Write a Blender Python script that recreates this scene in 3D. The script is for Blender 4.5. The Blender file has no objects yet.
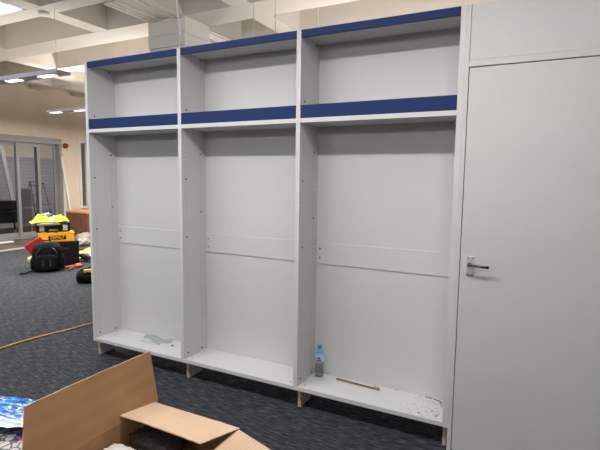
import bpy, bmesh, math, random
from mathutils import Vector, Matrix, noise, Euler
S = bpy.context.scene; C = S.collection
rnd = random.Random(7)
R = math.radians

# ---------------------------------------------------------------- camera (solved from the cabinet's edges)
F = 461.53; YAW, PIT, ROL = R(27.0), R(-5.94), R(0.702); CAM = Vector((3.229, -2.566, 1.518))
fwd = Vector((-math.sin(YAW)*math.cos(PIT), math.cos(YAW)*math.cos(PIT), math.sin(PIT)))
r0 = Vector((math.cos(YAW), math.sin(YAW), 0)); u0 = r0.cross(fwd)
rt = r0*math.cos(ROL)+u0*math.sin(ROL); up = -r0*math.sin(ROL)+u0*math.cos(ROL)
cd = bpy.data.cameras.new('camera'); cam = bpy.data.objects.new('camera', cd); C.objects.link(cam)
M3 = Matrix((rt, up, -fwd)).transposed()
cam.matrix_world = Matrix.Translation(CAM) @ M3.to_4x4()
cd.sensor_width = 36; cd.lens = F*36/600; cd.clip_start = .02
S.camera = cam
def ray(u, v): return rt*(u-300)/F-up*(v-225)/F+fwd
def onz(u, v, z): d = ray(u, v); return CAM+d*((z-CAM.z)/d.z)
def ony(u, v, y): d = ray(u, v); return CAM+d*((y-CAM.y)/d.y)
def onx(u, v, x): d = ray(u, v); return CAM+d*((x-CAM.x)/d.x)

# ---------------------------------------------------------------- materials
def lin(c): return tuple(((x/255)/12.92 if x/255 <= .04045 else ((x/255+.055)/1.055)**2.4) for x in c)+(1,)
def mat(name, rgb, rough=.5, metal=0, bump=0, bscale=40, var=0, vscale=6, spec=None, **kw):
    m = bpy.data.materials.new(name); m.use_nodes = True; nt = m.node_tree; b = nt.nodes['Principled BSDF']
    b.inputs['Base Color'].default_value = lin(rgb); b.inputs['Roughness'].default_value = rough; b.inputs['Metallic'].default_value = metal
    if spec is not None: b.inputs['Specular IOR Level'].default_value = spec
    for k, v in kw.items(): b.inputs[k.replace('_', ' ')].default_value = v
    tc = nt.nodes.new('ShaderNodeTexCoord')
    if var:
        n = nt.nodes.new('ShaderNodeTexNoise'); n.inputs['Scale'].default_value = vscale; n.inputs['Detail'].default_value = 5
        nt.links.new(tc.outputs['Object'], n.inputs['Vector'])
        r = nt.nodes.new('ShaderNodeValToRGB'); r.color_ramp.elements[0].position = .3; r.color_ramp.elements[1].position = .7
        r.color_ramp.elements[0].color = lin([max(0, c*(1-var)) for c in rgb]); r.color_ramp.elements[1].color = lin([min(255, c*(1+var)) for c in rgb])
        nt.links.new(n.outputs['Fac'], r.inputs['Fac']); nt.links.new(r.outputs['Color'], b.inputs['Base Color'])
    if bump:
        n = nt.nodes.new('ShaderNodeTexNoise'); n.inputs['Scale'].default_value = bscale; n.inputs['Detail'].default_value = 4
        nt.links.new(tc.outputs['Object'], n.inputs['Vector'])
        bp = nt.nodes.new('ShaderNodeBump'); bp.inputs['Strength'].default_value = bump; bp.inputs['Distance'].default_value = .01
        nt.links.new(n.outputs['Fac'], bp.inputs['Height']); nt.links.new(bp.outputs['Normal'], b.inputs['Normal'])
    return m
def emis(name, rgb, s):
    m = mat(name, rgb); b = m.node_tree.nodes['Principled BSDF']
    b.inputs['Emission Color'].default_value = lin(rgb); b.inputs['Emission Strength'].default_value = s
    return m
def glassy(name, rgb, mix=.15, rough=.05, wave=0):
    m = bpy.data.materials.new(name); m.use_nodes = True; nt = m.node_tree; nt.nodes.clear()
    o = nt.nodes.new('ShaderNodeOutputMaterial'); t = nt.nodes.new('ShaderNodeBsdfTransparent'); t.inputs[0].default_value = lin(rgb)
    g = nt.nodes.new('ShaderNodeBsdfGlossy'); g.inputs['Roughness'].default_value = rough; g.inputs['Color'].default_value = (.9, .93, .95, 1)
    mx = nt.nodes.new('ShaderNodeMixShader'); fr = nt.nodes.new('ShaderNodeLayerWeight'); fr.inputs[0].default_value = .25
    mp = nt.nodes.new('ShaderNodeMapRange'); mp.inputs['To Min'].default_value = mix*.4; mp.inputs['To Max'].default_value = min(1, mix*4)
    nt.links.new(fr.outputs['Fresnel'], mp.inputs['Value']); nt.links.new(mp.outputs[0], mx.inputs[0])
    nt.links.new(t.outputs[0], mx.inputs[1]); nt.links.new(g.outputs[0], mx.inputs[2]); nt.links.new(mx.outputs[0], o.inputs[0])
    return m
M = {}
M['white'] = mat('white_melamine', (201, 200, 199), .42, bump=.03, bscale=300, spec=.35)
M['edge'] = mat('white_edge_band', (222, 222, 224), .4)
M['blue'] = mat('blue_laminate', (20, 44, 92), .55, spec=.2)
M['hole'] = mat('drilled_hole', (70, 66, 62), .9)
M['screw'] = mat('fitting_metal', (92, 82, 74), .4, .7)
M['chip'] = mat('raw_chipboard', (186, 158, 130), .85, var=.15, vscale=120)
M['door'] = mat('door_paint', (196, 195, 192), .5, bump=.04, bscale=120, var=.01, vscale=3)
M['trimw'] = mat('frame_paint', (212, 208, 203), .45)
M['gap'] = mat('dark_gap', (40, 38, 36), .9)
M['chrome'] = mat('chrome', (84, 84, 84), .14, 1)
M['satin'] = mat('satin_chrome', (226, 224, 222), .38, .55)
M['wall'] = mat('beige_wall', (214, 200, 182), .9, bump=.05, bscale=60, var=.03, vscale=1.5)
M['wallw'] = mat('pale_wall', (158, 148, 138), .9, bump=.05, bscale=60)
M['ceil'] = mat('ceiling_paint', (206, 199, 190), .9, bump=.08, bscale=25, var=.02, vscale=1)
M['colp'] = mat('column_paint', (226, 224, 218), .8)
M['alu'] = mat('aluminium_frame', (146, 147, 146), .4, .3)
M['glass'] = glassy('pane_glass', (222, 224, 226), .12)
M['cable'] = mat('white_cable', (232, 232, 236), .4)
M['greycable'] = mat('grey_cable', (150, 146, 140), .5)
M['led'] = emis('led_module', (255, 250, 240), 2.2)
M['troff'] = emis('troffer_diffuser', (212, 232, 255), 3.0)
M['black'] = mat('black_plastic', (13, 13, 15), .5, spec=.3)
M['blackfab'] = mat('black_fabric', (15, 15, 17), .9, spec=.2, bump=.5, bscale=90)
M['blackshine'] = mat('black_trim', (48, 48, 52), .3)
M['yellow'] = mat('yellow_plastic', (250, 178, 26), .4)
M['hivis'] = mat('hi_vis_fabric', (204, 222, 22), .7, bump=.6, bscale=25)
M['reflect'] = mat('reflective_tape', (170, 172, 176), .35, .2)
M['greyfab'] = mat('grey_fabric', (140, 136, 130), .9, bump=.5, bscale=60)
M['red'] = mat('red_vinyl', (190, 34, 44), .5)
M['sounder'] = mat('red_sounder', (140, 22, 22), .35)
M['orange'] = mat('orange_plastic', (236, 92, 40), .5)
M['brownbox'] = mat('brown_board', (102, 66, 44), .8, var=.1, vscale=5)
M['brownlid'] = mat('brown_board_lid', (196, 140, 92), .8, var=.06, vscale=5)
M['tape'] = mat('packing_tape', (190, 140, 90), .25)
M['paper'] = mat('yellow_paper', (176, 152, 84), .9, bump=.6, bscale=30, var=.2, vscale=12)
M['wrap'] = mat('pale_wrapping', (150, 142, 132), .7, bump=.6, bscale=30)
M['steel'] = mat('ladder_steel', (118, 116, 114), .4, .5)
M['plank'] = mat('white_board', (206, 202, 194), .6)
M['capblue'] = mat('cap_blue', (20, 130, 190), .4)
M['labelm'] = mat('bottle_label', (178, 206, 232), .4)
M['labelr'] = mat('label_red', (205, 50, 80), .4)
M['labeld'] = mat('label_navy', (52, 70, 128), .4)
M['bottle'] = glassy('bottle_plastic', (244, 247, 246), .13, .08)
M['water'] = glassy('water', (240, 244, 243), .03, .03)
M['wood'] = mat('wood_strip', (172, 134, 98), .7, var=.12, vscale=30)
M['woodd'] = mat('wood_strip_dark', (92, 74, 66), .7)
M['dust'] = mat('dust_specks', (112, 92, 72), .9)
M['hose'] = mat('yellow_hose', (184, 146, 64), .5)
M['bubble'] = mat('black_bubble_wrap', (58, 52, 50), .25, bump=.9, bscale=70)
M['film'] = glassy('clear_film', (243, 245, 246), .05, .2)
M['concrete'] = mat('dusty_concrete', (72, 66, 58), .95, bump=.2, bscale=20, var=.25, vscale=3)
M['strip'] = mat('threshold_strip', (138, 134, 128), .6)
M['lamphouse'] = mat('lamp_housing', (168, 170, 174), .4)
M['lamptop'] = mat('lamp_edge', (236, 238, 242), .3)

def carpet():
    m = mat('carpet', (66, 68, 76), .95, spec=.15); nt = m.node_tree; b = nt.nodes['Principled BSDF']
    tc = nt.nodes.new('ShaderNodeTexCoord'); mp = nt.nodes.new('ShaderNodeMapping'); mp.inputs['Scale'].default_value = (7, 75, 1)
    n = nt.nodes.new('ShaderNodeTexNoise'); n.inputs['Scale'].default_value = 1.6; n.inputs['Detail'].default_value = 7; n.inputs['Roughness'].default_value = .7
    r = nt.nodes.new('ShaderNodeValToRGB'); e = r.color_ramp.elements
    e[0].position = .33; e[0].color = lin((22, 23, 26)); e[1].position = .68; e[1].color = lin((98, 99, 104))
    x = e.new(.5); x.color = lin((48, 50, 55))
    nt.links.new(tc.outputs['Object'], mp.inputs[0]); nt.links.new(mp.outputs[0], n.inputs['Vector']); nt.links.new(n.outputs['Fac'], r.inputs[0])
    nt.links.new(r.outputs[0], b.inputs['Base Color'])
    bp = nt.nodes.new('ShaderNodeBump'); bp.inputs['Strength'].default_value = .5; bp.inputs['Distance'].default_value = .006
    nt.links.new(n.outputs['Fac'], bp.inputs['Height']); nt.links.new(bp.outputs[0], b.inputs['Normal'])
    return m
M['carpet'] = carpet()
def cardboard(name, rgb):
    m = mat(name, rgb, .85, spec=.2); nt = m.node_tree; b = nt.nodes['Principled BSDF']
    tc = nt.nodes.new('ShaderNodeTexCoord'); w = nt.nodes.new('ShaderNodeTexWave'); w.inputs['Scale'].default_value = 22; w.inputs['Distortion'].default_value = .6
    n = nt.nodes.new('ShaderNodeTexNoise'); n.inputs['Scale'].default_value = 9; n.inputs['Detail'].default_value = 5
    mx = nt.nodes.new('ShaderNodeMath'); mx.operation = 'MULTIPLY_ADD'; mx.inputs[1].default_value = .25
    nt.links.new(tc.outputs['Object'], w.inputs['Vector']); nt.links.new(tc.outputs['Object'], n.inputs['Vector'])
    nt.links.new(w.outputs['Fac'], mx.inputs[0]); nt.links.new(n.outputs['Fac'], mx.inputs[2])
    r = nt.nodes.new('ShaderNodeValToRGB'); r.color_ramp.elements[0].position = .3; r.color_ramp.elements[1].position = .95
    r.color_ramp.elements[0].color = lin([c*.95 for c in rgb]); r.color_ramp.elements[1].color = lin([min(255, c*1.04) for c in rgb])
    nt.links.new(mx.outputs[0], r.inputs[0]); nt.links.new(r.outputs[0], b.inputs['Base Color'])
    bp = nt.nodes.new('ShaderNodeBump'); bp.inputs['Strength'].default_value = .04; bp.inputs['Distance'].default_value = .004
    nt.links.new(mx.outputs[0], bp.inputs['Height']); nt.links.new(bp.outputs[0], b.inputs['Normal'])
    return m
M['card'] = cardboard('cardboard', (200, 170, 142))
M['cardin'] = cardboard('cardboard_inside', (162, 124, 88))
M['cardedge'] = mat('cardboard_edge', (214, 180, 148), .9, bump=.8, bscale=200)
def mosaic():
    m = mat('mosaic_fabric', (60, 64, 80), .5); nt = m.node_tree; b = nt.nodes['Principled BSDF']
    tc = nt.nodes.new('ShaderNodeTexCoord'); v = nt.nodes.new('ShaderNodeTexVoronoi'); v.inputs['Scale'].default_value = 27; v.inputs['Randomness'].default_value = .85
    d = nt.nodes.new('ShaderNodeTexVoronoi'); d.feature = 'DISTANCE_TO_EDGE'; d.inputs['Scale'].default_value = 27; d.inputs['Randomness'].default_value = .85
    for q in (v, d): nt.links.new(tc.outputs['Object'], q.inputs['Vector'])
    r = nt.nodes.new('ShaderNodeValToRGB'); r.color_ramp.interpolation = 'CONSTANT'; e = r.color_ramp.elements
    cols = [(0, (156, 150, 148)), (.3, (44, 52, 84)), (.45, (146, 142, 142)), (.62, (60, 62, 68)), (.74, (178, 66, 82)), (.84, (96, 104, 116))]
    e[0].position = 0; e[0].color = lin(cols[0][1]); e[1].position = .3; e[1].color = lin(cols[1][1])
    for p, c in cols[2:]: x = e.new(p); x.color = lin(c)
    sp = nt.nodes.new('ShaderNodeSeparateColor'); nt.links.new(v.outputs['Color'], sp.inputs[0]); nt.links.new(sp.outputs[0], r.inputs[0])
    st = nt.nodes.new('ShaderNodeMath'); st.operation = 'GREATER_THAN'; st.inputs[1].default_value = .09; nt.links.new(d.outputs['Distance'], st.inputs[0])
    mx = nt.nodes.new('ShaderNodeMix'); mx.data_type = 'RGBA'; mx.inputs['A'].default_value = lin((30, 34, 48))
    nt.links.new(st.outputs[0], mx.inputs['Factor']); nt.links.new(r.outputs[0], mx.inputs['B']); nt.links.new(mx.outputs['Result'], b.inputs['Base Color'])
    return m
M['mosaic'] = mosaic()
M['bluefilm'] = mat('blue_plastic_film', (8, 104, 184), .14, bump=.3, bscale=16, var=.12, vscale=14, spec=.5)
M['whitefilm'] = mat('white_plastic_band', (178, 194, 204), .2, bump=.5, bscale=25, var=.06, vscale=30, spec=.8)
def redwhite():
    m = mat('red_printed_plastic', (222, 214, 210), .3, bump=.5, bscale=30); nt = m.node_tree; b = nt.nodes['Principled BSDF']
    tc = nt.nodes.new('ShaderNodeTexCoord'); v = nt.nodes.new('ShaderNodeTexVoronoi'); v.inputs['Scale'].default_value = 26
    nt.links.new(tc.outputs['Object'], v.inputs['Vector'])
    st = nt.nodes.new('ShaderNodeMath'); st.operation = 'LESS_THAN'; st.inputs[1].default_value = .26; nt.links.new(v.outputs['Distance'], st.inputs[0])
    mx = nt.nodes.new('ShaderNodeMix'); mx.data_type = 'RGBA'; mx.inputs['A'].default_value = lin((222, 214, 210)); mx.inputs['B'].default_value = lin((196, 52, 66))
    nt.links.new(st.outputs[0], mx.inputs['Factor']); nt.links.new(mx.outputs['Result'], b.inputs['Base Color'])
    return m
M['redwhite'] = redwhite()
def shutter():
    m = mat('lilac_sheeting', (168, 162, 166), .7); nt = m.node_tree; b = nt.nodes['Principled BSDF']
    tc = nt.nodes.new('ShaderNodeTexCoord'); mp = nt.nodes.new('ShaderNodeMapping'); mp.inputs['Rotation'].default_value = (0, R(90), 0)
    w = nt.nodes.new('ShaderNodeTexWave'); w.inputs['Scale'].default_value = 3.2; w.inputs['Distortion'].default_value = .4
    nt.links.new(tc.outputs['Object'], mp.inputs[0]); nt.links.new(mp.outputs[0], w.inputs['Vector'])
    bp = nt.nodes.new('ShaderNodeBump'); bp.inputs['Strength'].default_value = .4; bp.inputs['Distance'].default_value = .02
    nt.links.new(w.outputs['Fac'], bp.inputs['Height']); nt.links.new(bp.outputs[0], b.inputs['Normal'])
    return m
M['shutter'] = shutter()

# ---------------------------------------------------------------- mesh helpers
def box(bm, a, b, mi=0, bev=0, mtx=None, seg=2):
    a = Vector(a); b = Vector(b)
    g = bmesh.ops.create_cube(bm, size=1)['verts']; s = b-a
    for v in g: v.co = Vector(((v.co.x+.5)*s.x+a.x, (v.co.y+.5)*s.y+a.y, (v.co.z+.5)*s.z+a.z))
    fs = set(f for v in g for f in v.link_faces)
    if bev:
        es = list(set(e for v in g for e in v.link_edges))
        r = bmesh.ops.bevel(bm, geom=es, offset=bev, segments=seg, profile=.5, affect='EDGES')
        fs = set(r['faces']) | set(f for f in fs if f.is_valid); g = list(set(v for f in fs for v in f.verts))
    for f in fs: f.material_index = mi
    if mtx: bmesh.ops.transform(bm, matrix=mtx, verts=list(g))
    return g
def cyl(bm, p, q, r, mi=0, n=12, r2=None):
    p = Vector(p); q = Vector(q); d = q-p
    g = bmesh.ops.create_cone(bm, cap_ends=True, segments=n, radius1=r, radius2=r if r2 is None else r2, depth=d.length)['verts']
    m = Matrix.Translation((p+q)/2) @ d.to_track_quat('Z', 'Y').to_matrix().to_4x4()
    bmesh.ops.transform(bm, matrix=m, verts=g)
    for v in g:
        for f in v.link_faces: f.material_index = mi; f.smooth = len(f.verts) == 4
    return g
def tube(bm, pts, r, n=8, mi=0):
    rings = []; pts = [Vector(p) for p in pts]
    for i, p in enumerate(pts):
        t = (pts[min(i+1, len(pts)-1)]-pts[max(i-1, 0)]).normalized()
        a = t.orthogonal().normalized() if i == 0 else (pa-t*pa.dot(t)).normalized()
        pa = a; b = t.cross(a)
        rings.append([bm.verts.new(p+(a*math.cos(k*math.tau/n)+b*math.sin(k*math.tau/n))*r) for k in range(n)])
    for A, B in zip(rings, rings[1:]):
        for k in range(n):
            f = bm.faces.new((A[k], A[(k+1) % n], B[(k+1) % n], B[k])); f.smooth = True; f.material_index = mi
    bm.faces.new(rings[0][::-1]).material_index = mi; bm.faces.new(rings[-1]).material_index = mi
def lathe(bm, prof, c, n=24, mi=0):
    rings = [[bm.verts.new((c[0]+r*math.cos(k*math.tau/n), c[1]+r*math.sin(k*math.tau/n), c[2]+z)) for k in range(n)] for r, z in prof]
    for A, B in zip(rings, rings[1:]):
        for k in range(n):
            f = bm.faces.new((A[k], A[(k+1) % n], B[(k+1) % n], B[k])); f.smooth = True; f.material_index = mi
    bm.faces.new(rings[0][::-1]).material_index = mi; bm.faces.new(rings[-1]).material_index = mi
def blob(bm, c, s, e=.5, amp=0, fr=3, mtx=None, mi=0, nu=32, nv=18, seed=0, flat=None):
    """soft superellipsoid with folds"""
    sg = lambda x, p: math.copysign(abs(x)**p, x)
    V = []
    for j in range(nv+1):
        ph = -math.pi/2+math.pi*j/nv; row = []
        for i in range(nu):
            th = math.tau*i/nu
            p = Vector((sg(math.cos(ph), e)*sg(math.cos(th), e)*s[0], sg(math.cos(ph), e)*sg(math.sin(th), e)*s[1], sg(math.sin(ph), e)*s[2]))
            if amp:
                d = p.normalized() if p.length > 0 else Vector((0, 0, 1))
                p = p+d*amp*noise.noise(p*fr/max(s)+Vector((seed, seed*2, 0)))+d*amp*.45*noise.noise(p*fr*2.7/max(s)+Vector((seed, 5, 0)))
            p += Vector(c)
            if mtx: p = mtx @ p
            if flat is not None: p.z = max(p.z, flat)
            row.append(p)
        V.append(row)
    bot = bm.verts.new(V[0][0]); top = bm.verts.new(V[nv][0])
    G = [[bm.verts.new(p) for p in V[j]] for j in range(1, nv)]
    for j in range(nv-2):
        for i in range(nu):
            f = bm.faces.new((G[j][i], G[j][(i+1) % nu], G[j+1][(i+1) % nu], G[j+1][i])); f.smooth = True; f.material_index = mi
    for i in range(nu):
        f = bm.faces.new((bot, G[0][(i+1) % nu], G[0][i])); f.smooth = True; f.material_index = mi
        f = bm.faces.new((top, G[-1][i], G[-1][(i+1) % nu])); f.smooth = True; f.material_index = mi
def sheet(bm, fn, nu, nv, thick=.002, mi=0, pick=None):
    """thin folded sheet from fn(u,v) with real thickness"""
    A = [[Vector(fn(i/nu, j/nv)) for i in range(nu+1)] for j in range(nv+1)]
    T = [[bm.verts.new(p) for p in r] for r in A]; B = [[bm.verts.new(p-Vector((0, 0, thick))) for p in r] for r in A]
    for j in range(nv):
        for i in range(nu):
            k = pick((i+.5)/nu, (j+.5)/nv) if pick else mi
            f = bm.faces.new((T[j][i], T[j][i+1], T[j+1][i+1], T[j+1][i])); f.smooth = True; f.material_index = k
            f = bm.faces.new((B[j][i], B[j+1][i], B[j+1][i+1], B[j][i+1])); f.smooth = True; f.material_index = k
    for j in range(nv):
        for i in (0, nu):
            bm.faces.new((T[j][i], T[j+1][i], B[j+1][i], B[j][i])).material_index = mi
    for i in range(nu):
        for j in (0, nv):
            bm.faces.new((T[j][i], B[j][i], B[j][i+1], T[j][i+1])).material_index = mi
def obj(name, bm, ms, parent=None):
    bmesh.ops.recalc_face_normals(bm, faces=bm.faces)
    me = bpy.data.meshes.new(name); bm.to_mesh(me); bm.free()
    for m in (ms if isinstance(ms, (list, tuple)) else [ms]): me.materials.append(M[m])
    o = bpy.data.objects.new(name, me); C.objects.link(o)
    if parent: o.parent = parent
    return o
def B(): return bmesh.new()
def tag(o, label, cat, group=None, kind=None):
    o['label'] = label; o['category'] = cat
    if group: o['group'] = group
    if kind: o['kind'] = kind
    return o
def struct(name, bm, ms, parent=None, label=None):
    o = obj(name, bm, ms, parent)
    if not parent: o['kind'] = 'structure'
    return o
def thing(name, label, cat, loc=(0, 0, 0), rz=0, group=None):
    o = bpy.data.objects.new(name, None); o.empty_display_size = .1; C.objects.link(o); o.location = loc; o.rotation_euler = (0, 0, rz)
    return tag(o, label, cat, group)

# ================================================================ THE ROOM
X0, X1, Y0, Y1, ZB, ZS = -7.5, 6.2, -9.0, 8.6, 3.5, 3.92
b = B(); box(b, (-6.12, Y0, -.1), (X1, Y1, 0)); fl = struct('floor', b, 'carpet')
b = B(); box(b, (-11.5, Y0, -.1), (-6.12, Y1, -.004)); struct('floor_bare', b, 'concrete')
b = B(); box(b, (-6.16, Y0, -.003), (-5.98, Y1, .006), bev=.002); struct('trim_1', b, 'strip')      # pale edge strip of the carpet

# ceiling: slab, grid of downstand beams around coffers
b = B(); box(b, (X0-.2, Y0-.2, ZS), (X1+.2, Y1+.2, ZS+.15))
xb = [(-6.93, -6.67), (-5.85, -5.59), (-4.77, -4.51), (-3.51, -3.25), (-2.43, -2.17), (-1.35, -.8), (-.09, .17), (.97, 1.23), (2.05, 2.31), (3.13, 3.39), (4.21, 4.47), (5.29, 5.55)]
yb = [(-8.6, -8.34), (-7.5, -7.24), (-6.44, -6.18), (-5.36, -5.1), (-4.28, -4.02), (-3.2, -2.94), (-2.12, -1.86), (-1.04, -.78), (.04, .27), (1.12, 1.35), (2.1, 2.55), (3.35, 3.6), (4.4, 4.66), (5.5, 5.76), (6.6, 6.86), (7.7, 7.96)]
for y in yb: box(b, (X0-.1, y[0], ZB), (X1+.1, y[1], ZS+.01))
ys = [Y0-.1]+[v for y in yb for v in y]+[Y1+.1]
for i in range(0, len(ys), 2):
    ya, yc = ys[i], ys[i+1]
    wide = abs(ya-2.55) < .01
    for x in xb:
        if abs(ya-1.35) < .01 and x[0] == -3.51: continue
        if wide and x[0] not in (-1.35, -.09, -5.85): continue
        if i >= 24 and x[0] > .5: continue
        if x[0] == -1.35:                                            # main beam with layered ribs
            box(b, (x[0], ya-.01, ZB+.002), (x[1], yc+.01, ZS+.01))
            for k in (.0, .075, .15, .40, .475): box(b, (x[0]+k, ya, ZB-.025), (x[0]+k+.045, yc, ZB+.01))
        elif wide and x[0] == -5.85: box(b, (-5.25, ya-.01, ZB+.002), (-5.0, yc+.01, ZS+.01))
        else: box(b, (x[0], ya-.01, ZB+.002), (x[1], yc+.01, ZS+.01))
struct('ceiling', b, 'ceil')
# square column under the crossing of the two main beams
b = B(); box(b, (-1.39, 2.1, 0), (-.8, 2.56, 3.15)); box(b, (-1.4, 2.09, 3.155), (-.79, 2.57, 3.30)); box(b, (-1.4, 2.09, 3.306), (-.79, 2.57, ZB-.001))
struct('trim_2', b, 'colp')

# left wall with the sliding doorway and a window
b = B(); WX = X0
dy0, dy1, dh = 2.2, 5.13, 2.38; wy0, wy1, wz0, wz1 = 5.66, 6.35, .62, 2.40
t = .25
box(b, (WX-t, Y0, 0), (WX, dy0, ZS)); box(b, (WX-t, dy0, dh), (WX, dy1, ZS)); box(b, (WX-t, dy1, 0), (WX, wy0, ZS))
box(b, (WX-t, wy0, 0), (WX, wy1, wz0)); box(b, (WX-t, wy0, wz1), (WX, wy1, ZS)); box(b, (WX-t, wy1, 0), (WX, Y1, ZS))
struct('wall_left', b, 'wall')
b = B(); box(b, (WX-t, Y1, 0), (X1+.2, Y1+.2, ZS)); struct('wall_far', b, 'wallw')
b = B(); box(b, (X1, Y0, 0), (X1+.2, Y1, ZS)); struct('wall_right', b, 'wallw')
b = B(); box(b, (WX-t, Y0-.2, 0), (X1+.2, Y0, ZS)); struct('wall_back', b, 'wallw')

# sliding glazed doors in the left wall
D2 = bpy.data.objects.new('door_2', None); C.objects.link(D2); D2['kind'] = 'structure'
b = B(); box(b, (WX-.16, dy0, dh-.13), (WX+.04, dy1+.03, dh+.015), bev=.006); box(b, (WX+.04, dy0, dh-.04), (WX+.06, dy1+.03, dh-.005))
box(b, (WX-.16, dy1-.04, 0), (WX+.04, dy1+.03, dh-.13)); box(b, (WX-.16, dy0, -.004), (WX+.02, dy1, .02)); struct('door_frame', b, 'alu', D2)
for k, (ya, yc, xx) in enumerate([(2.24, 3.2, -.05), (3.14, 4.12, -.11), (4.05, 4.62, -.05), (4.54, 5.09, -.11)]):
    b = B(); w = .065
    for q in ((ya, ya+w), (yc-w, yc)): box(b, (WX+xx-.02, q[0], .03), (WX+xx+.02, q[1], dh-.14), bev=.003)
    for z in ((.03, .13), (dh-.22, dh-.14)): box(b, (WX+xx-.018, ya+w, z[0]), (WX+xx+.018, yc-w, z[1]))
    o = struct('door_panel', b, 'alu', D2)
    b = B(); box(b, (WX+xx-.004, ya+w, .13), (WX+xx+.004, yc-w, dh-.22)); struct('pane', b, 'glass', o)
# window with pale frame and blind
Wn = bpy.data.objects.new('window_1', None); C.objects.link(Wn); Wn['kind'] = 'structure'
b = B()
box(b, (WX-.12, wy0, wz0), (WX+.02, wy0+.07, wz1)); box(b, (WX-.12, wy1-.07, wz0), (WX+.02, wy1, wz1))
box(b, (WX-.12, wy0+.07, wz1-.07), (WX+.02, wy1-.07, wz1)); box(b, (WX-.12, wy0+.07, wz0), (WX+.05, wy1-.07, wz0+.06)); box(b, (WX-.1, wy0+.24, wz0+.06), (WX-.02, wy0+.29, wz1-.07))
struct('window_frame', b, 'trimw', Wn)
b = B(); box(b, (WX-.075, wy0+.07, wz0+.06), (WX-.06, wy1-.07, wz1-.07)); struct('pane', b, 'glass', Wn)
b = B()
for k in range(7): box(b, (WX-.17, wy0+.08+k*.08, wz0+.06), (WX-.16, wy0+.145+k*.08, wz1-.06), mtx=None)
struct('blind', b, 'plank', Wn)

# room seen through the glass
b = B(); box(b, (-10.0, .5, -.004), (-9.9, 8.6, 1.98)); o = struct('wall_outer', b, 'shutter')
b = B(); box(b, (-10.0, .5, 1.98), (-9.85, 8.6, 2.75)); box(b, (-9.9, .5, 2.6), (WX-t, 8.6, 2.75)); struct('ceiling_outer', b, 'wall')
b = B(); box(b, (-10, .4, 0), (WX-t, .5, 2.7)); box(b, (-10, 8.6, 0), (WX-t, 8.7, 2.7)); struct('wall_outer_end', b, 'wall')

# partition with door, flush with the bookcases
b = B(); PX = 3.86
box(b, (PX, .004, 0), (X1, .1, 2.4)); struct('wall_partition', b, 'door')
b = B(); box(b, (2.8626, -.0015, 0), (2.8842, .1, 2.4)); box(b, (PX-.03, -.001, 0), (PX-.001, .1, 2.4)); box(b, (2.8844, -.005, 2.0895), (PX-.031, .1, 2.123), bev=.002)
struct('trim_3', b, 'door')                                         # door frame
b = B(); box(b, (2.8850, .002, 2.1245), (PX-.033, .09, 2.4), bev=.002); struct('trim_4', b, 'door')   # panel above the door
b = B(); box(b, (2.8838, .03, .0), (2.8905, .05, 2.088)); struct('trim_5', b, 'gap')
D1 = bpy.data.objects.new('door_1', None); C.objects.link(D1); D1['kind'] = 'structure'
b = B(); box(b, (2.8880, 0, .012), (PX-.036, .044, 2.086), bev=.002); struct('door_leaf', b, 'door', D1)
b = B(); box(b, (2.921, -.007, 1.008), (2.957, 0, 1.112), bev=.003)
for zz in (1.016, 1.104):
    for xx in (2.928, 2.950): cyl(b, (xx, -.009, zz), (xx, -.006, zz), .0035, 1)
hp = struct('handle_plate', b, ['satin', 'screw'], D1)
b = B(); cyl(b, (2.939, -.006, 1.071), (2.939, -.05, 1.071), .009, n=16)
tube(b, [(2.932, -.048, 1.072), (2.945, -.053, 1.072), (2.965, -.054, 1.071), (2.99, -.053, 1.069), (3.012, -.051, 1.067), (3.028, -.048, 1.067)], .0068, 12)
blob(b, (3.028, -.048, 1.067), (.009, .008, .0085), 1)
struct('lever', b, 'chrome', hp)

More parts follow.
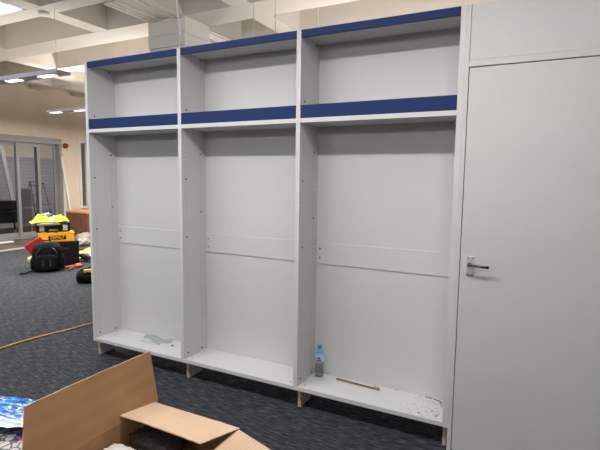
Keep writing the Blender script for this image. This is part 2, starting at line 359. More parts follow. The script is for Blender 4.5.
# ================================================================ BOOKCASES
xs = [0, .9536, 1.8993, 2.8478]; T = .0145; ZT = 2.4; D = .2685
ZF, ZL1, ZL2, ZL3, ZK, ZK2 = 2.3555, 1.9556, 1.8764, 1.8495, .1568, .1305
labels = ['white open bookcase unit at the left end, clear film lying on its bottom board',
          'white open bookcase unit in the middle with an empty bottom board',
          'white open bookcase unit beside the door, holding the water bottle and wooden strip']
def discs(bm, x, lst, mi):
    for y, z, r in lst: cyl(bm, (x-.0015, y, z), (x+.0006, y, z), r, mi, 8)
for i in range(3):
    xl, xr = xs[i], xs[i+1]; lo = xl-(T if i == 0 else 0)+(.0003 if i else 0); ro = xr+(T if i == 2 else 0)-(.0003 if i < 2 else 0); a, c = xl+T, xr-T
    t = thing('bookcase_unit', labels[i], 'bookcase', (xl, 0, 0), 0, 'white bookcase units standing in a row')
    L = lambda v: (v[0]-xl, v[1], v[2])
    def bx(bm, p, q, mi=0, bev=0): box(bm, L(p), L(q), mi, bev)
    # side panels drilled with shelf-pin holes
    b = B(); bx(b, (lo, 0, ZK2), (a, D+.012, ZT), bev=.0008)
    for y in (.045, .205):
        for k in range(47):
            z = .24+k*.032
            if z < 1.77: cyl(b, (a-xl-.001, y, z), (a-xl+.0004, y, z), .003, 1, 6)
    sp = obj('side_panel', b, ['white', 'hole'], t)
    for y, z in ((.045, 1.492), (.048, 1.07), (.045, .194), (.208, 1.68), (.21, 1.247), (.205, .18), (.06, 1.985), (.22, 2.36)):
        b = B(); cyl(b, (a-xl-.001, y, z), (a-xl+.0018, y, z), .0078, 0, 10); cyl(b, (a-xl+.0018, y, z), (a-xl+.0022, y, z), .002, 1, 6); obj('cam_fitting', b, ['screw', 'hole'], sp)
    b = B(); bx(b, (c, 0, ZK2), (ro, D+.012, ZT), bev=.0008)
    for y in (.045, .205):
        for k in range(47): cyl(b, (c-xl+.001, y, .24+k*.032), (c-xl-.0004, y, .24+k*.032), .003, 1, 6)
    obj('side_panel', b, ['white', 'hole'], t)
    b = B(); bx(b, (a, .018, 2.375), (c, D, 2.393)); obj('top_board', b, 'white', t)
    b = B(); bx(b, (a, .0005, ZL3), (c, D, ZL2), bev=.0008); obj('fixed_shelf', b, 'white', t)
    b = B(); bx(b, (a, .0005, ZK2), (c, D, ZK), bev=.0008); bo = obj('bottom_board', b, 'white', t)
    for x, y in ((a+.035, .05), (a+.03, .2), (c-.045, .05), (c-.04, .2)):
        b = B(); cyl(b, (x-xl, y, ZK-.001), (x-xl, y, ZK+.0012), .0055, 0, 10); obj('cam_fitting', b, 'screw', bo)
    b = B(); bx(b, (a, D, ZK2), (c, D+.008, 2.393)); obj('back_panel', b, 'white', t)
    b = B(); bx(b, (a+.002, D-.006, .932), (c-.001, D, 1.078), bev=.001); br = obj('back_rail', b, 'white', t)
    for z in (1.036, .974):
        b = B(); cyl(b, (a+.028-xl, D-.0055, z), (a+.028-xl, D-.0075, z), .0065, 0, 10); obj('screw', b, 'screw', br)
    b = B(); bx(b, (a+.001, .003, ZF), (c-.001, .018, 2.3995), bev=.0008); o = obj('fascia', b, 'blue', t); o['label'] = 'narrow blue fascia across the top'
    b = B(); bx(b, (a+.001, .003, ZL2), (c-.001, .018, ZL1), bev=.0008); o = obj('fascia', b, 'blue', t); o['label'] = 'wider blue fascia on the fixed shelf'
    # raw-edged plinth feet under the side panels
    fx = [(-.012 if i == 0 else xl-.003)] + ([2.832] if i == 2 else [])
    for f in fx:
        w = .024 if f < 2.5 else .018
        b = B(); bx(b, (f if i == 0 else max(f, xl+.001), .042, 0), (f+w, .2, ZK2), 0)
        for fc in b.faces:
            if fc.calc_center_median().y < .043: fc.material_index = 1
        o = obj('foot', b, ['white', 'chip'], t); o['label'] = 'plinth foot with a raw chipboard front edge'

# small things on the bottom boards
p = onz(321.3, 374.5, ZK); bc = Vector((p.x, .215, ZK))
t = thing('water_bottle', 'small clear plastic water bottle with blue cap standing in the bookcase', 'bottle', bc)
b = B(); k = 1.0
prof = [(.020, .0005), (.0285, .004), (.030, .012)]+[(.0292+.0012*math.cos(j*1.6), .02+j*.0072) for j in range(12)]+[(.031, .112), (.031, .150), (.0295, .158), (.022, .178), (.0125, .194), (.0115, .202), (.0115, .207)]
lathe(b, prof, (0, 0, 0)); obj('bottle_body', b, 'bottle', t)
b = B(); lathe(b, [(.018, .003), (.0275, .008), (.0275, .085), (.0275, .086)], (0, 0, 0)); obj('water', b, 'water', t)
b = B(); lathe(b, [(.0145, .202), (.0152, .204), (.0152, .218), (.0135, .221)], (0, 0, 0)); obj('cap', b, 'capblue', t)
b = B(); lathe(b, [(.0314, .114), (.0316, .116), (.0316, .148), (.0314, .150)], (0, 0, 0), 32)
for f in b.faces:
    cc = f.calc_center_median(); an = math.degrees(math.atan2(cc.y, cc.x))
    if len(f.verts) == 4 and .113 < cc.z < .15: f.material_index = 0
lb = obj('paper_label', b, 'labelm', t)
b = B()                                                              # red and navy marks printed on the label, curved with it
def curved(bm, a0, a1, z0, z1, r, mi):
    n = 5
    for j in range(n):
        q = [R(a0+(a1-a0)*(j+d)/n) for d in (0, 1)]
        V = [bm.verts.new((rr*math.cos(x), rr*math.sin(x), z)) for rr in (r, r-.0006) for x, z in ((q[0], z0), (q[1], z0), (q[1], z1), (q[0], z1))]
        bm.faces.new(V[:4]).material_index = mi; bm.faces.new(V[4:]).material_index = mi
        for s in range(4): bm.faces.new((V[s], V[(s+1) % 4], V[4+(s+1) % 4], V[4+s])).material_index = mi
curved(b, -95, -45, .117, .129, .0321, 0); curved(b, -110, -98, .117, .126, .0321, 0); curved(b, -140, -122, .118, .136, .0321, 1); curved(b, -90, -55, .134, .145, .0321, 1)
obj('label_print', b, ['labelr', 'labeld'], lb)

b = B(); p, q = Vector((2.10, .205, ZK+.009)), Vector((2.40, .150, ZK+.009)); d = (q-p); an = math.atan2(d.y, d.x)
p = onz(337.5, 379, ZK); q = onz(380, 390, ZK); d = q-p; an = math.atan2(d.y, d.x); p.z = ZK+.0005
mt = Matrix.Translation((p.x, p.y-.012, p.z)) @ Matrix.Rotation(an, 4, 'Z')
box(b, (0, -.009, 0), (d.length, .009, .008), 0, .001, mt); box(b, (0, -.0095, .0085), (d.length, .001, .0125), 1, 0, mt)
tag(obj('wooden_strip', b, ['wood', 'woodd']), 'thin brown wooden strip lying on the bottom board near the water bottle', 'wood strip')
p = onz(377, 386.5, ZK)
b = B(); box(b, (-.022, -.003, .0005), (.022, .003, .005), 0, .001, Matrix.Translation((p.x, .243, ZK)) @ Matrix.Rotation(R(-14), 4, 'Z'))
tag(obj('wood_offcut', b, 'wood'), 'tiny wood offcut behind the end of the wooden strip', 'wood offcut')
p = onz(172.5, 346, ZK)
b = B(); lathe(b, [(.008, .0005), (.0125, .002), (.0125, .009), (.008, .011)], (p.x, p.y, ZK), 14)
tag(obj('wooden_plug', b, 'chip'), 'small round beige plug on the bottom board of the left bookcase', 'plug')
b = B()
for k in range(240):
    x = 2.822-abs(rnd.gauss(0, .10)); y = rnd.uniform(.008, .262); s = rnd.uniform(.0006, .0017)
    if x < 2.55: continue
    box(b, (-s*1.6, -s*.6, .0002), (s*1.6, s*.6, .0012), 0, 0, Matrix.Translation((x, y, ZK)) @ Matrix.Rotation(rnd.uniform(0, 3), 4, 'Z'))
tag(obj('sawdust', b, 'dust'), 'brown sawdust and chips scattered in the right corner of the bookcase', 'sawdust', kind='stuff')
b = B()
for (u, v, s, ro) in ((429, 396.5, .022, -.2), (437, 400.5, .024, -.25), (419, 413, .007, .2), (437, 416, .008, 0), (432, 411.5, .006, 1.2), (441, 403, .008, .1), (396, 390, .004, .3)):
    p = onz(u, v, ZK); box(b, (-s, -.0025, .0003), (s, .0025, .003), 0, 0, Matrix.Translation((min(p.x, 2.81), min(p.y, .26), ZK)) @ Matrix.Rotation(ro, 4, 'Z'))
tag(obj('wood_splinters', b, 'dust'), 'dark wood splinters among the sawdust by the right side panel', 'splinters', kind='stuff')
# clear film with a thin wire loop in the left unit
def film(u, v):
    x = .34+.30*u+.012*math.sin(v*5); y = .165+.09*v+.02*math.sin(u*7)
    return (x, y, ZK+.004+.016*abs(noise.noise(Vector((u*5, v*3, 1))))+.02*max(0, 1-abs(u-.55)*3)*max(0, math.sin(v*3.1)))
b = B(); sheet(b, film, 36, 12, .0008); tag(obj('clear_film', b, 'film'), 'crumpled clear plastic film on the bottom board of the left bookcase', 'plastic film')
b = B(); pts = []
for k in range(40):
    a = k/39*math.tau*1.15; pts.append((.50+.085*math.cos(a)+.03*math.sin(2*a), .125+.022*math.sin(a), ZK+.0035+.002*math.sin(3*a)+k*.00012))
tube(b, pts, .0013, 6); tag(obj('thin_wire', b, 'greycable'), 'thin grey wire loop in front of the clear film', 'wire')

# ================================================================ FLOOR ITEMS
b = B(); cp = [onz(u, v, .008) for u, v in ((-60, 366), (-25, 356), (0, 348.5), (22, 341.5), (45, 335.3), (70, 329.3), (92, 323.5))]
cp += [Vector((-.55, .95, .008)), Vector((-.2, 1.25, .008)), Vector((.4, 1.4, .008))]
def smooth(pts, n=8):
    out = []
    for i in range(len(pts)-1):
        p0, p1, p2, p3 = pts[max(i-1, 0)], pts[i], pts[i+1], pts[min(i+2, len(pts)-1)]
        for k in range(n):
            s = k/n; out.append(.5*((2*p1)+(p2-p0)*s+(2*p0-5*p1+4*p2-p3)*s*s+(3*p1-p0-3*p2+p3)*s**3))
    return out+[pts[-1]]
tube(b, smooth(cp), .0075, 8); tag(obj('air_hose', b, 'hose'), 'thin yellow hose running across the carpet to the bookcase', 'hose')

# ---- open cardboard box in the foreground
ZR = .45; bx0, bx1, by0, by1 = 1.680, 2.165, -1.655, -1.02; th = .005
t = thing('cardboard_box', 'large open brown cardboard box in the foreground with raised flaps', 'box', ((bx0+bx1)/2, (by0+by1)/2, 0))
O = Vector(t.location)
b = B()
box(b, (bx0-O.x, by0-O.y, 0), (bx1-O.x, by1-O.y, th))
for p, q in (((bx0, by0), (bx0+th, by1)), ((bx1-th, by0), (bx1, by1)), ((bx0+th, by0), (bx1-th, by0+th)), ((bx0+th, by1-th), (bx1-th, by1))):
    box(b, (p[0]-O.x, p[1]-O.y, th), (q[0]-O.x, q[1]-O.y, ZR))
obj('box_body', b, 'cardin', t)
def flap(name, pts, mname, nrm, lab, wav=0):
    """pts: hinge A, hinge B, free B, free A -> subdivided board with thickness and worn edge"""
    P = [Vector(p)-O for p in pts]; b = B(); n = Vector(nrm).normalized()*th; N = 14
    Tt = []; Bb = []
    for j in range(N+1):
        r1 = []; r2 = []
        for i in range(N+1):
            u, v = i/N, j/N
            p = (P[0]*(1-u)+P[1]*u)*(1-v)+(P[3]*(1-u)+P[2]*u)*v
            p = p+n.normalized()*(wav*math.sin(u*3.1)*v+ .0015*noise.noise(p*14))
            if j == N: p = p+(P[3]-P[0]).normalized()*.002*noise.noise(p*60)
            r1.append(b.verts.new(p)); r2.append(b.verts.new(p-n))
        Tt.append(r1); Bb.append(r2)
    for j in range(N):
        for i in range(N):
            b.faces.new((Tt[j][i], Tt[j][i+1], Tt[j+1][i+1], Tt[j+1][i])); b.faces.new((Bb[j][i], Bb[j+1][i], Bb[j+1][i+1], Bb[j][i+1]))
    for j in range(N):
        for i in (0, N): b.faces.new((Tt[j][i], Tt[j+1][i], Bb[j+1][i], Bb[j][i])).material_index = 1
    for i in range(N):
        for j in (0, N): b.faces.new((Tt[j][i], Bb[j][i], Bb[j][i+1], Tt[j][i+1])).material_index = 1 if j else 0
    for f in b.faces: f.smooth = False
    o = obj(name, b, [mname, 'cardedge'], t); o['label'] = lab; return o
flap('flap', [(bx0+.0055, by0, ZR-.001), (bx0+.0055, by1+.02, ZR-.001), (bx0-.038, by1+.02, ZR+.238), (bx0-.042, by0+.05, ZR+.236)], 'cardin', (1, 0, .15), 'tall flap standing upright at the left', -.006)
flap('flap', [(bx0+.004, by1, ZR+.004), (bx1, by1, ZR+.004), (bx1-.034, by1-.215, ZR+.04), (bx0+.004, by1-.205, ZR+.036)], 'card', (0, .15, 1), 'far flap folded flat over the opening', .004)
flap('flap', [(bx1+.001, by0, ZR), (bx1+.001, by1-.005, ZR), (bx1+.20, by1-.01, ZR-.052), (bx1+.20, by0, ZR-.052)], 'card', (.25, 0, 1), 'right flap sloping outwards')
flap('flap', [(bx0+.01, by0-.001, ZR), (bx1-.004, by0-.001, ZR), (bx1-.01, by0-.20, ZR-.10), (bx0+.01, by0-.20, ZR-.10)], 'card', (0, -.4, 1), 'near flap sloping outwards')
# packing inside
def tray(z): return z
b = B(); blob(b, (1.925, -1.31, .2), (.225, .265, .14), .35, .012, 4, nu=40, nv=20); tag(obj('brown_packing', b, 'cardin'), 'brown paper packing filling the lower part of the cardboard box', 'packing')
b = B(); blob(b, (1.83, -1.15, .372), (.125, .075, .035), .6, .02, 5, seed=3, nu=40, nv=20, flat=.346)
tag(obj('bubble_wrap', b, 'bubble'), 'dark crumpled bubble wrap inside the open cardboard box', 'bubble wrap')
b = B(); blob(b, (1.80, -1.36, .372), (.095, .095, .040), .6, .02, 5, seed=9, nu=44, nv=24, flat=.346)
tag(obj('plastic_packet', b, 'redwhite'), 'white plastic packet with red print inside the open cardboard box', 'packet')

# ---- patterned bag and blue plastic left of the box
b = B(); blob(b, (1.06, -1.60, .138), (.43, .43, .138), .45, .03, 4, seed=2, nu=60, nv=26, flat=0)
tag(obj('patterned_bag', b, 'mosaic'), 'soft bag with a pebble mosaic pattern left of the cardboard box', 'bag')
qa, qb, qc, qd = Vector((.80, -1.46, 0)), Vector((1.34, -1.17, 0)), Vector((1.14, -1.0, 0)), Vector((.42, -1.22, 0))
def bl(u, v):
    p = (qa*(1-u)+qb*u)*(1-v)+(qd*(1-u)+qc*u)*v
    f = noise.noise(Vector((p.x*5+p.y*9, p.y*26-p.x*8, 2))); g = noise.noise(Vector((p.x*24, p.y*60-p.x*20, 4)))
    return (p.x, p.y, .302-.012*v+.020*(.5-abs(f))+.006*g)
b = B(); sheet(b, bl, 90, 60, .002, 0, pick=lambda u, v: 1 if v < .30+.03*math.sin(u*23) else 0)
tag(obj('blue_plastic', b, ['bluefilm', 'whitefilm']), 'shiny blue plastic wrapping with a white band on top of the patterned bag', 'plastic wrapping')

# ================================================================ TOOLS IN THE BACKGROUND
A = R(58)
o1 = onz(64.5, 265.5, 0); U = Vector((math.cos(A), math.sin(A), 0)); Nn = Vector((math.sin(A), -math.cos(A), 0))
t = thing('tool_crate', 'large black crate on the carpet under the yellow tool box', 'crate', o1, A)
b = B(); box(b, (-.23, 0, 0), (.23, .36, .40), 0, .012); box(b, (-.235, -.004, .36), (.235, .364, .405), 0, .006); obj('crate_body', b, 'black', t)
b = B(); box(b, (-.07, -.012, .27), (.07, -.001, .30), 0, .004); obj('latch', b, 'blackshine', t)
o2 = o1-U*.095+Vector((0, 0, .406))
t = thing('tool_box', 'yellow tool box with a black name plate on the black crate', 'tool box', o2, A)
b = B(); box(b, (-.26, -.012, 0), (.26, .34, .135), 0, .01); box(b, (-.265, -.018, .125), (.265, .346, .15), 0, .008)
for x in (-.18, -.06, .06, .18): box(b, (x-.04, -.02, .148), (x+.04, .33, .162), 0, .004)
obj('box_body', b, 'yellow', t)
b = B(); box(b, (-.125, -.018, .035), (.135, -.0125, .105), 0, .004); pl = obj('name_plate', b, 'black', t)
cu = bpy.data.curves.new('lettering', 'FONT'); cu.body = 'DEWALT'; cu.size = .07; cu.extrude = .001; cu.align_x = 'CENTER'; cu.align_y = 'CENTER'; cu.offset = .0008
to = bpy.data.objects.new('lettering_curve', cu); C.objects.link(to); bpy.context.view_layer.update()
me = bpy.data.meshes.new_from_object(to.evaluated_get(bpy.context.evaluated_depsgraph_get())); bpy.data.objects.remove(to)
me.materials.clear(); me.materials.append(M['yellow']); lt = bpy.data.objects.new('lettering', me); C.objects.link(lt); lt.parent = pl
lt.scale = (.74, 1, 1); lt.rotation_euler = (R(90), 0, 0); lt.location = (.005, -.0195, .07)
o3 = o2-U*.045+Vector((0, 0, .163))
t = thing('tool_case', 'black tool case with silver latches between the yellow box and the jacket', 'tool case', o3, A)
b = B(); box(b, (-.25, .0, 0), (.25, .31, .15), 0, .018, seg=3); box(b, (-.252, -.002, .085), (.252, .312, .095)); obj('case_body', b, 'black', t)
for x in (-.165, .175):
    b = B(); box(b, (x-.035, -.008, .02), (x+.035, .0, .11), 0, .004); obj('latch', b, 'reflect', t)
b = B(); tube(b, [(-.06, -.002, .03), (-.055, -.03, .035), (.055, -.03, .035), (.06, -.002, .03)], .009); obj('handle', b, 'greyfab', t)
# hi-vis jacket
o4 = o3-U*.045+Vector((0, 0, .151))
t = thing('hi_vis_jacket', 'crumpled yellow hi-vis jacket on top of the tool case', 'jacket', o4, A)
def jk(u, v):
    x = -.27+.53*u; y = -.02+.30*v; e = min(u, 1-u, v, 1-v)*6
    z = min(1, e+.15)*(.03+.09*max(0, noise.noise(Vector((u*6, v*4, 3)))+.3)+.035*noise.noise(Vector((u*15, v*11, 7)))) + .012
    if u < .14: z -= (.14-u)*.12
    return (x+.05*noise.noise(Vector((u*6, v*6, 0))), y-.06*math.sin(u*11+1)*(.5-v), max(z, .006))
pk = lambda u, v: 1 if (abs(v-.35-.25*math.sin(u*4)) < .05 or abs(u-.52-.1*v) < .03) else 0
b = B(); sheet(b, jk, 60, 36, .006, 0, pk); obj('jacket_body', b, ['hivis', 'reflect'], t)
o = tag(None or thing('grey_cloth', 'grey cloth hanging below the hi-vis jacket over the tool case', 'cloth', o4-Nn*0, A), 'grey cloth hanging below the hi-vis jacket over the tool case', 'cloth')
b = B(); blob(b, (-.02, -.028, -.018), (.17, .016, .022), .8, .012, 5, seed=4, nu=36, nv=14); obj('cloth_fold', b, 'greyfab', o)
b = B(); blob(b, (-.03, .19, .125), (.06, .045, .014), .9, .05, 6, seed=8, nu=30, nv=14)
ob = obj('white_glove', b, 'reflect'); ob.location = o4; ob.rotation_euler = (0, 0, A); tag(ob, 'pale grey rag lying on top of the yellow jacket', 'rag'); ob.name = 'pale_rag'

# backpack
bp = onz(47.5, 272.5, 0)
t = thing('backpack', 'black backpack standing on the carpet in front of the black crate', 'backpack', bp, A-R(6))
b = B(); blob(b, (0, .13, .225), (.205, .125, .232), .55, .02, 4, seed=1, nu=44, nv=30, flat=0)
blob(b, (.205, .13, .14), (.035, .08, .12), .7, .01, 4, seed=6); blob(b, (-.20, .13, .13), (.035, .08, .11), .7, .01, 4, seed=5); obj('bag_body', b, 'blackfab', t)
b = B(); blob(b, (-.01, .01, .15), (.15, .045, .125), .5, .01, 4, seed=11, flat=.01); obj('front_pocket', b, 'blackfab', t)
b = B(); tube(b, smooth([Vector(p) for p in ((-.14, -.02, .22), (-.13, -.015, .32), (-.05, .03, .40), (.05, .03, .40), (.13, -.015, .32), (.14, -.02, .22))]), .006, 6); obj('zip', b, 'blackshine', t)
b = B(); tube(b, smooth([Vector(p) for p in ((-.05, .16, .43), (-.045, .16, .475), (.045, .16, .475), (.05, .16, .43))]), .010, 8); obj('carry_handle', b, 'blackfab', t)
b = B(); tube(b, smooth([Vector(p) for p in ((-.17, .05, .05), (-.24, -.02, .03), (-.31, -.05, .012), (-.36, -.03, .012), (-.33, .02, .012))]), .011, 8); obj('strap', b, 'blackfab', t)
for x in (-.05, .045):
    b = B(); box(b, (x-.012, -.042, .10), (x+.012, -.026, .20), 0, .004); obj('buckle', b, 'blackshine', t)

# red folder leaning behind the backpack against the crate
c0 = bp+U*(-.10)-Nn*.02+Vector((0, 0, .0))
b = B(); mt = Matrix.Translation(bp-U*.145-Nn*.315+Vector((0, 0, .40))) @ Matrix.Rotation(A, 4, 'Z') @ Matrix.Rotation(R(8), 4, 'X') @ Matrix.Rotation(R(-33), 4, 'Y')
box(b, (-.135, -.02, -.30), (.135, .0, .07), 0, .004, mt)
tag(obj('red_folder', b, 'red'), 'red vinyl folder leaning up behind the black backpack', 'folder')
b = B(); blob(b, (0, 0, .03), (.05, .04, .06), .8, .02, 4, mtx=Matrix.Translation(onz(31, 262, 0)-Vector((0, 0, -.0))), flat=0, nu=20, nv=10)
tag(obj('yellow_glove', b, 'hivis'), 'small yellow glove on the carpet left of the backpack', 'glove')

# orange strap and tool on the carpet by the crate
b = B(); pts = [onz(u, v, .02) for u, v in ((63.5, 267.5), (68, 267), (73, 265.8), (77, 265))]
tube(b, smooth(pts), .016, 8); p = onz(78.5, 265.3, .03); blob(b, p, (.06, .05, .032), .8, .01, 4, flat=.002, nu=20, nv=10)
tag(obj('orange_strap', b, 'orange'), 'orange strap lying on the carpet beside the black crate', 'strap')
b = B(); p, q = onz(69, 269.5, .02), onz(73.5, 266.8, .02); tube(b, [p, q], .012, 8); tag(obj('steel_tool', b, 'steel'), 'short grey steel tool on the carpet in front of the orange strap', 'tool')

# black tool bag by the bookcase
tb = onz(89.5, 284, 0)
t = thing('tool_bag', 'black and yellow tool bag on the carpet beside the bookcase end', 'tool bag', tb, R(50))
b = B(); blob(b, (0, .13, .09), (.17, .12, .09), .7, .03, 5, seed=3, nu=36, nv=18, flat=0); obj('bag_body', b, 'blackfab', t)
b = B(); box(b, (-.07, .03, .155), (.12, .06, .20), 0, .01); obj('yellow_trim', b, 'yellow', t)
b = B(); tube(b, smooth([Vector(p) for p in ((-.12, .1, .15), (-.10, .1, .19), (.02, .1, .215), (.12, .1, .19), (.14, .1, .15))]), .010, 8); obj('handle', b, 'black', t)

# yellow paper with a grey tool and pale wrapping beyond the stack
pc = onz(87, 255, 0)
def pp(u, v):
    x = pc.x-.45+.9*u; y = pc.y-.35+1.0*v; return (x, y, .012+.05*max(0, noise.noise(Vector((x*5, y*5, 1)))+.2)+.01*noise.noise(Vector((x*18, y*18, 1))))
b = B(); sheet(b, pp, 26, 26, .004); tag(obj('packing_paper', b, 'paper'), 'crumpled yellowish packing paper on the carpet behind the tool bag', 'paper')
b = B(); p = onz(86, 255.5, .1)
blob(b, p, (.16, .06, .04), .7, .02, 4, mtx=None, nu=24, nv=12); cyl(b, p+Vector((0, 0, -.09)), p+Vector((.02, 0, -.01)), .03); tag(obj('grey_power_tool', b, 'steel'), 'grey hand power tool lying on the crumpled yellow paper', 'power tool')
for k, (u, v, s, lab) in enumerate(((84, 236, .32, 'pale crumpled wrapping on the bare floor in front of the brown box'), (80, 241, .24, 'small beige crumpled wrapping just behind the edge of the carpet'))):
    p = onz(u, v, 0); b = B(); blob(b, (p.x+.62, p.y-.42, .07), (s*.6, s*.7, .08), .8, .06, 5, seed=k+2, nu=36, nv=16, flat=0)
    tag(obj('crumpled_wrapping', b, 'wrap'), lab, 'wrapping')

# brown box against the left wall
t = thing('storage_box', 'brown closed box standing against the beige wall by the window', 'box', (-6.70, 5.27, 0))
b = B(); box(b, (-.35, -.36, 0), (.4, .85, .58), 0, .005); obj('box_body', b, 'brownbox', t)
b = B(); box(b, (-.36, -.37, .581), (.41, .86, .63), 0, .006); o = obj('lid', b, 'brownlid', t); o['label'] = 'paler lid'
b = B(); blob(b, (-6.75, 5.75, .69), (.18, .16, .05), .7, .03, 4, nu=24, nv=12, flat=.632); tag(obj('white_bundle', b, 'plank'), 'white bundle lying on the lid of the brown box', 'bundle')
b = B(); mt = Matrix.Translation((-7.20, 5.20, 0)) @ Matrix.Rotation(R(-7), 4, 'Y') @ Matrix.Rotation(R(-3), 4, 'X')
box(b, (-.02, -.03, .0), (.02, .03, 1.95), 0, .003, Matrix.Translation((-7.22, 5.24, .01)) @ Matrix.Rotation(R(-6.0), 4, 'Y') @ Matrix.Rotation(R(3.5), 4, 'X'))
tag(obj('white_plank', b, 'plank'), 'narrow white plank leaning against the wall right of the glass door', 'plank')
b = B(); p = onx(64.5, 145.8, WX)
t = thing('fire_sounder', 'small red fire alarm sounder high on the beige wall', 'fire alarm', p)
cyl(b, (-.002, 0, 0), (.03, 0, 0), .045, n=20); obj('base', b, 'sounder', t)
b = B(); cyl(b, (.03, 0, 0), (.08, 0, 0), .068, n=24, r2=.055); obj('dome', b, 'sounder', t)

# things behind the glass
t = thing('step_ladder', 'grey steel step ladder standing behind the glass doors', 'ladder', (-8.5, 5.15, -.004), R(90))
rail = {}
for s in (-1, 1):
    b = B(); tube(b, [(s*.24, -.35, .01), (s*.17, 0, 1.30)], .018, 6); obj('rail', b, 'steel', t)
    b = B(); tube(b, [(s*.24, .38, .01), (s*.18, .03, 1.28)], .014, 6); obj('rail', b, 'steel', t)
for k in range(5):
    z = .22+k*.25; w = .23-.05*z/1.3; y = -.35+.27*z; b = B(); box(b, (-w, y-.05, z-.015), (w, y+.05, z+.012)); obj('step', b, 'steel', t)
b = B(); box(b, (-.19, -.04, 1.29), (.19, .05, 1.32)); obj('top_cap', b, 'steel', t)
t = thing('leaning_frame', 'tall white frame leaning behind the left glass door', 'frame', (-9.2, 4.0, -.004))
b = B(); pa, pb = onx(1, 146, -9.2)-t.location, onx(19, 230, -9.2)-t.location; pb.z = .03
for dy in (0, -.62):
    d = pb-pa; L = d.length; q = d.to_track_quat('Z', 'X').to_matrix().to_4x4()
    box(b, (-.05, -.02, 0), (.05, .02, L), 0, .003, Matrix.Translation(pa+Vector((0, dy, 0))) @ q)
for f in (.02, .95):
    c = pa+(pb-pa)*f; box(b, (c.x-.018, c.y-.62, c.z-.05), (c.x+.018, c.y, c.z+.05))
obj('frame_body', b, 'plank', t)
t = thing('panel_trolley', 'pale grey panel with thin legs behind the glass door', 'panel', onx(27.5, 238, -7.95)*1, R(90))
t.location.z = -.004
b = B(); box(b, (-.14, -.015, .28), (.14, .015, 1.15), 0, .003); obj('panel_board', b, 'alu', t)
for s in (-1, 1): b = B(); cyl(b, (s*.13, 0, 0), (s*.13, 0, .3), .012); obj('leg', b, 'plank', t)
p = onx(3, 236, -8.4); t = thing('office_chair', 'black chair with grey castors behind the left glass door', 'chair', (p.x, p.y, -.004), R(60))
b = B(); box(b, (-.34, -.05, .62), (.34, .06, .86), 0, .03); box(b, (-.33, -.02, .3), (.33, .4, .62), 0, .05); obj('seat', b, 'black', t)
for sx in (-1, 1):
    for sy in (-.0, .34):
        b = B(); cyl(b, (sx*.26, sy, .07), (sx*.26, sy, .32), .02); obj('leg', b, 'black', t)
        b = B(); cyl(b, (sx*.26-.03, sy, .07), (sx*.26+.03, sy, .07), .065, n=16); obj('castor', b, 'alu', t)
b = B(); p = onz(5, 243, 0); box(b, (p.x-.06, p.y-.5, .0), (p.x+.06, p.y+.16, .03), 0, .004); tag(obj('white_batten', b, 'plank'), 'white batten lying on the bare floor near the carpet edge', 'batten')

# ================================================================ CEILING FITTINGS
def pendant(label, y, z, xa, xc, mods, wires, w=.19, group='linear pendant lamps'):
    t = thing('pendant_lamp', label, 'lamp', (0, 0, 0), 0, group)
    b = B(); box(b, (xa, y, z), (xc, y+w, z+.035), 0, .004); obj('housing', b, 'lamphouse', t)
    b = B(); box(b, (xa, y-.008, z-.004), (xc, y, z+.045), 0); obj('edge_strip', b, 'lamptop', t)
    for m in mods: b = B(); box(b, (m, y+.05, z-.010), (m+.28, y+w-.055, z-.0005)); obj('light_module', b, 'led', t)
    for x, yy, zt in wires: b = B(); tube(b, [(x, yy, z+.036), (x+.004, yy, (z+zt)/2), (x, yy, zt)], .003, 5); obj('suspension_wire', b, 'cable', t)
    return t
pendant('long pendant lamp with bright modules hanging left of the bookcases', 1.225, 2.75, -5.2, -2.045, [-4.57, -3.88, -3.19, -2.50], [(-2.07, 1.24, ZB), (-4.9, 1.24, ZB)])
pendant('smaller far pendant lamp hanging in front of the beige wall', 3.53, 2.75, -5.62, -2.6, [-5.60, -4.87, -4.15, -3.4], [(-3.0, 3.56, ZB), (-5.0, 3.56, ZB)][:1])
w1, w2 = ony(253.5, 20, 1.2), ony(275, 18, 1.2)
pendant('pendant lamp hidden behind the bookcases, hanging on two pale wires', 1.19, 2.12, w1.x-.8, w2.x+.7, [w1.x-.7, w1.x, w1.x+.6], [(w1.x, 1.2, ZB), (w2.x, 1.2, ZB)])
pendant('long pendant lamp above the carpet in front of the bookcases', -1.36, 2.75, -1.1, 4.3, [-.9+.7*k for k in range(8)], [(0, -1.27, ZS), (3.9, -1.27, ZS)])
pendant('added pendant lamp beyond the bookcases, unseen behind them', 2.95, 2.32, .2, 4.2, [.4+.7*k for k in range(5)], [(.6, 3.04, ZS), (3.8, 3.04, ZS)])  # added out of view to brighten the ceiling recess past the main beam
pendant('short added pendant lamp, unseen behind the left bookcase', 2.95, 2.32, -3.0, -1.45, [-2.9, -2.2], [(-2.8, 3.04, ZS), (-1.6, 3.04, ZS)])  # likewise added, lifts the recess wall left of the column
pendant('added pendant lamp in the far corner, unseen behind the bookcases', 6.1, 2.75, -5.9, -3.3, [-5.7, -5, -4.3], [(-5.6, 6.2, ZS), (-3.6, 6.2, ZS)])  # added unseen lamp that brightens the upper left wall
for yy, lab in ((-3.94, 'long pendant lamp in the middle of the room behind the viewer'), (-6.49, 'long pendant lamp at the back of the room behind the viewer')):
    pendant(lab, yy, 2.75, -2.6, 5.4, [-2.4+.7*k for k in range(11)], [(-2, yy+.09, ZS), (4.8, yy+.09, ZS)])
pendant('pendant lamp above the carpet at the far left', -1.36, 2.75, -6.5, -2.3, [-6.4+.7*k for k in range(6)], [(-6, -1.27, ZS), (-2.6, -1.27, ZS)])
b = B(); wp = [ony(u, v, 1.22) for u, v in ((176.5, 0), (177.3, 10), (178.0, 18), (179.2, 24), (179.6, 34), (179.2, 48))]
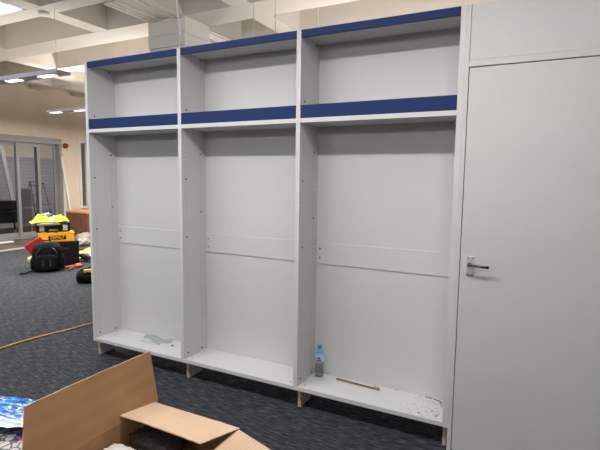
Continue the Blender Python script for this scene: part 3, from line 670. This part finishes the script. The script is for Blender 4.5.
wp = [Vector((wp[0].x-.005, 1.22, ZB))]+wp+[Vector((wp[-1].x, 1.22, 1.2)), Vector((wp[-1].x+.05, 1.25, .2))]
tube(b, smooth(wp, 5), .0085, 8); tag(obj('hanging_cable', b, 'cable'), 'thick white cable hanging from the ceiling behind the bookcases', 'cable')
# ceiling rose
p = onz(44, 12, ZB)
b = B(); lathe(b, [(.05, 0), (.062, -.012), (.062, -.03), (.045, -.045)], (p.x, p.y, ZB), 20); tag(obj('smoke_detector', b, 'trimw'), 'small round white detector on the ceiling beam', 'detector')
# recessed troffers in coffers
def troffer(x0, x1, y0, y1, label, grp='recessed ceiling lights in the coffers'):
    t = thing('ceiling_light', label, 'ceiling light', ((x0+x1)/2, (y0+y1)/2, ZB), 0, grp); w, h = (x1-x0)/2-.004, (y1-y0)/2-.004
    b = B()
    for s in (-1, 1): box(b, (-w, s*h-(.02 if s > 0 else 0), .0), (w, s*h+(0 if s > 0 else .02), .05)); box(b, (s*w-(.02 if s > 0 else 0), -h, .0), (s*w+(0 if s > 0 else .02), h, .05))
    for k in range(1, 4): box(b, (-w, -h+2*h*k/4-.006, .004), (w, -h+2*h*k/4+.006, .03))
    obj('light_frame', b, 'lamptop', t)
    b = B(); box(b, (-w+.02, -h+.02, .032), (w-.02, h-.02, .045)); obj('diffuser', b, 'troff', t)
def co(i, j): return xb[i][1], xb[i+1][0], yb[j+2][1], yb[j+3][0]
troffer(*co(3, 6), 'bright square recessed ceiling light at the top left corner of the picture', None)
for i, j in ((3, 3), (5, 3), (7, 3), (9, 3), (0, 3), (5, 1), (8, 1), (2, 1), (0, 6), (5, 4)): troffer(*co(i, j), 'square recessed ceiling light above the carpet in front of the bookcases')

# ================================================================ LIGHT
def area(loc, rot, sx, sy, e, col=(1, 1, 1)):
    l = bpy.data.lights.new('lamp', 'AREA'); l.shape = 'RECTANGLE'; l.size = sx; l.size_y = sy; l.energy = e; l.color = col
    o = bpy.data.objects.new('lamp', l); C.objects.link(o); o.location = loc; o.rotation_euler = rot
    return o
def bulb(loc, e):
    l = bpy.data.lights.new('bulb', 'POINT'); l.energy = e; l.shadow_soft_size = .09; l.color = (.98, .99, 1)
    o = bpy.data.objects.new('bulb', l); C.objects.link(o); o.location = loc
area((1.35, -1.27, 2.735), (0, 0, 0), 4.5, .14, 80, (1, .985, .965))
for yy, e in ((-3.85, 31), (-6.4, 9)):
    for xx in (-1.6, .4, 2.4, 4.4): bulb((xx, yy, 2.62), e)
area((1.3, -1.27, 2.80), (R(180), 0, 0), 4.6, .12, 60, (.93, .97, 1))
area((-4.4, -1.27, 2.735), (0, 0, 0), 4, .12, 50, (1, .985, .965))
area((-4.4, -1.27, 2.80), (R(180), 0, 0), 4, .12, 16, (1, .97, .93))
area((-3.6, 1.32, 2.73), (0, 0, 0), 3.0, .12, 190, (1, .96, .92))
area((-3.6, 1.32, 2.80), (R(180), 0, 0), 3.0, .12, 12, (1, .95, .9))
area((.6, 1.29, 2.17), (R(180), 0, 0), 2.4, .12, 12, (1, .95, .9))
area((-4.4, 3.62, 2.73), (0, 0, 0), 2.4, .12, 190, (1, .94, .88))
area((-4.4, 3.62, 2.80), (R(180), 0, 0), 2.4, .12, 48, (1, .94, .88))
area((-4.6, 6.2, 2.73), (0, 0, 0), 2.4, .12, 60, (1, .94, .88))  # downlight of the added far-corner lamp
area((-4.6, 6.2, 2.80), (R(180), 0, 0), 2.4, .12, 60, (1, .94, .88))  # uplight of the added far-corner lamp, for the wall top
area((2.2, 3.04, 2.37), (R(180), 0, 0), 3.8, .12, 62, (1, .94, .9))  # uplight of the added lamp behind the bookcases
area((-2.2, 3.04, 2.37), (R(180), 0, 0), 1.5, .12, 28, (1, .94, .9))  # uplight of the short added lamp behind the left unit
area((-8.6, 4.2, 2.55), (0, 0, 0), 1, 3, 26, (1, .96, .95))
area((-7.85, 6.0, 1.5), (0, R(90), 0), 1.6, .5, 30, (.95, .97, 1))  # added unseen lamp behind the window, meant to brighten the blind
w = bpy.data.worlds.new('world'); S.world = w; w.use_nodes = True; w.node_tree.nodes['Background'].inputs[0].default_value = (.02, .02, .02, 1)
S.view_settings.view_transform = 'Standard'; S.view_settings.look = 'None'; S.view_settings.gamma = 1; S.view_settings.use_curve_mapping = False
S.view_settings.exposure = 0
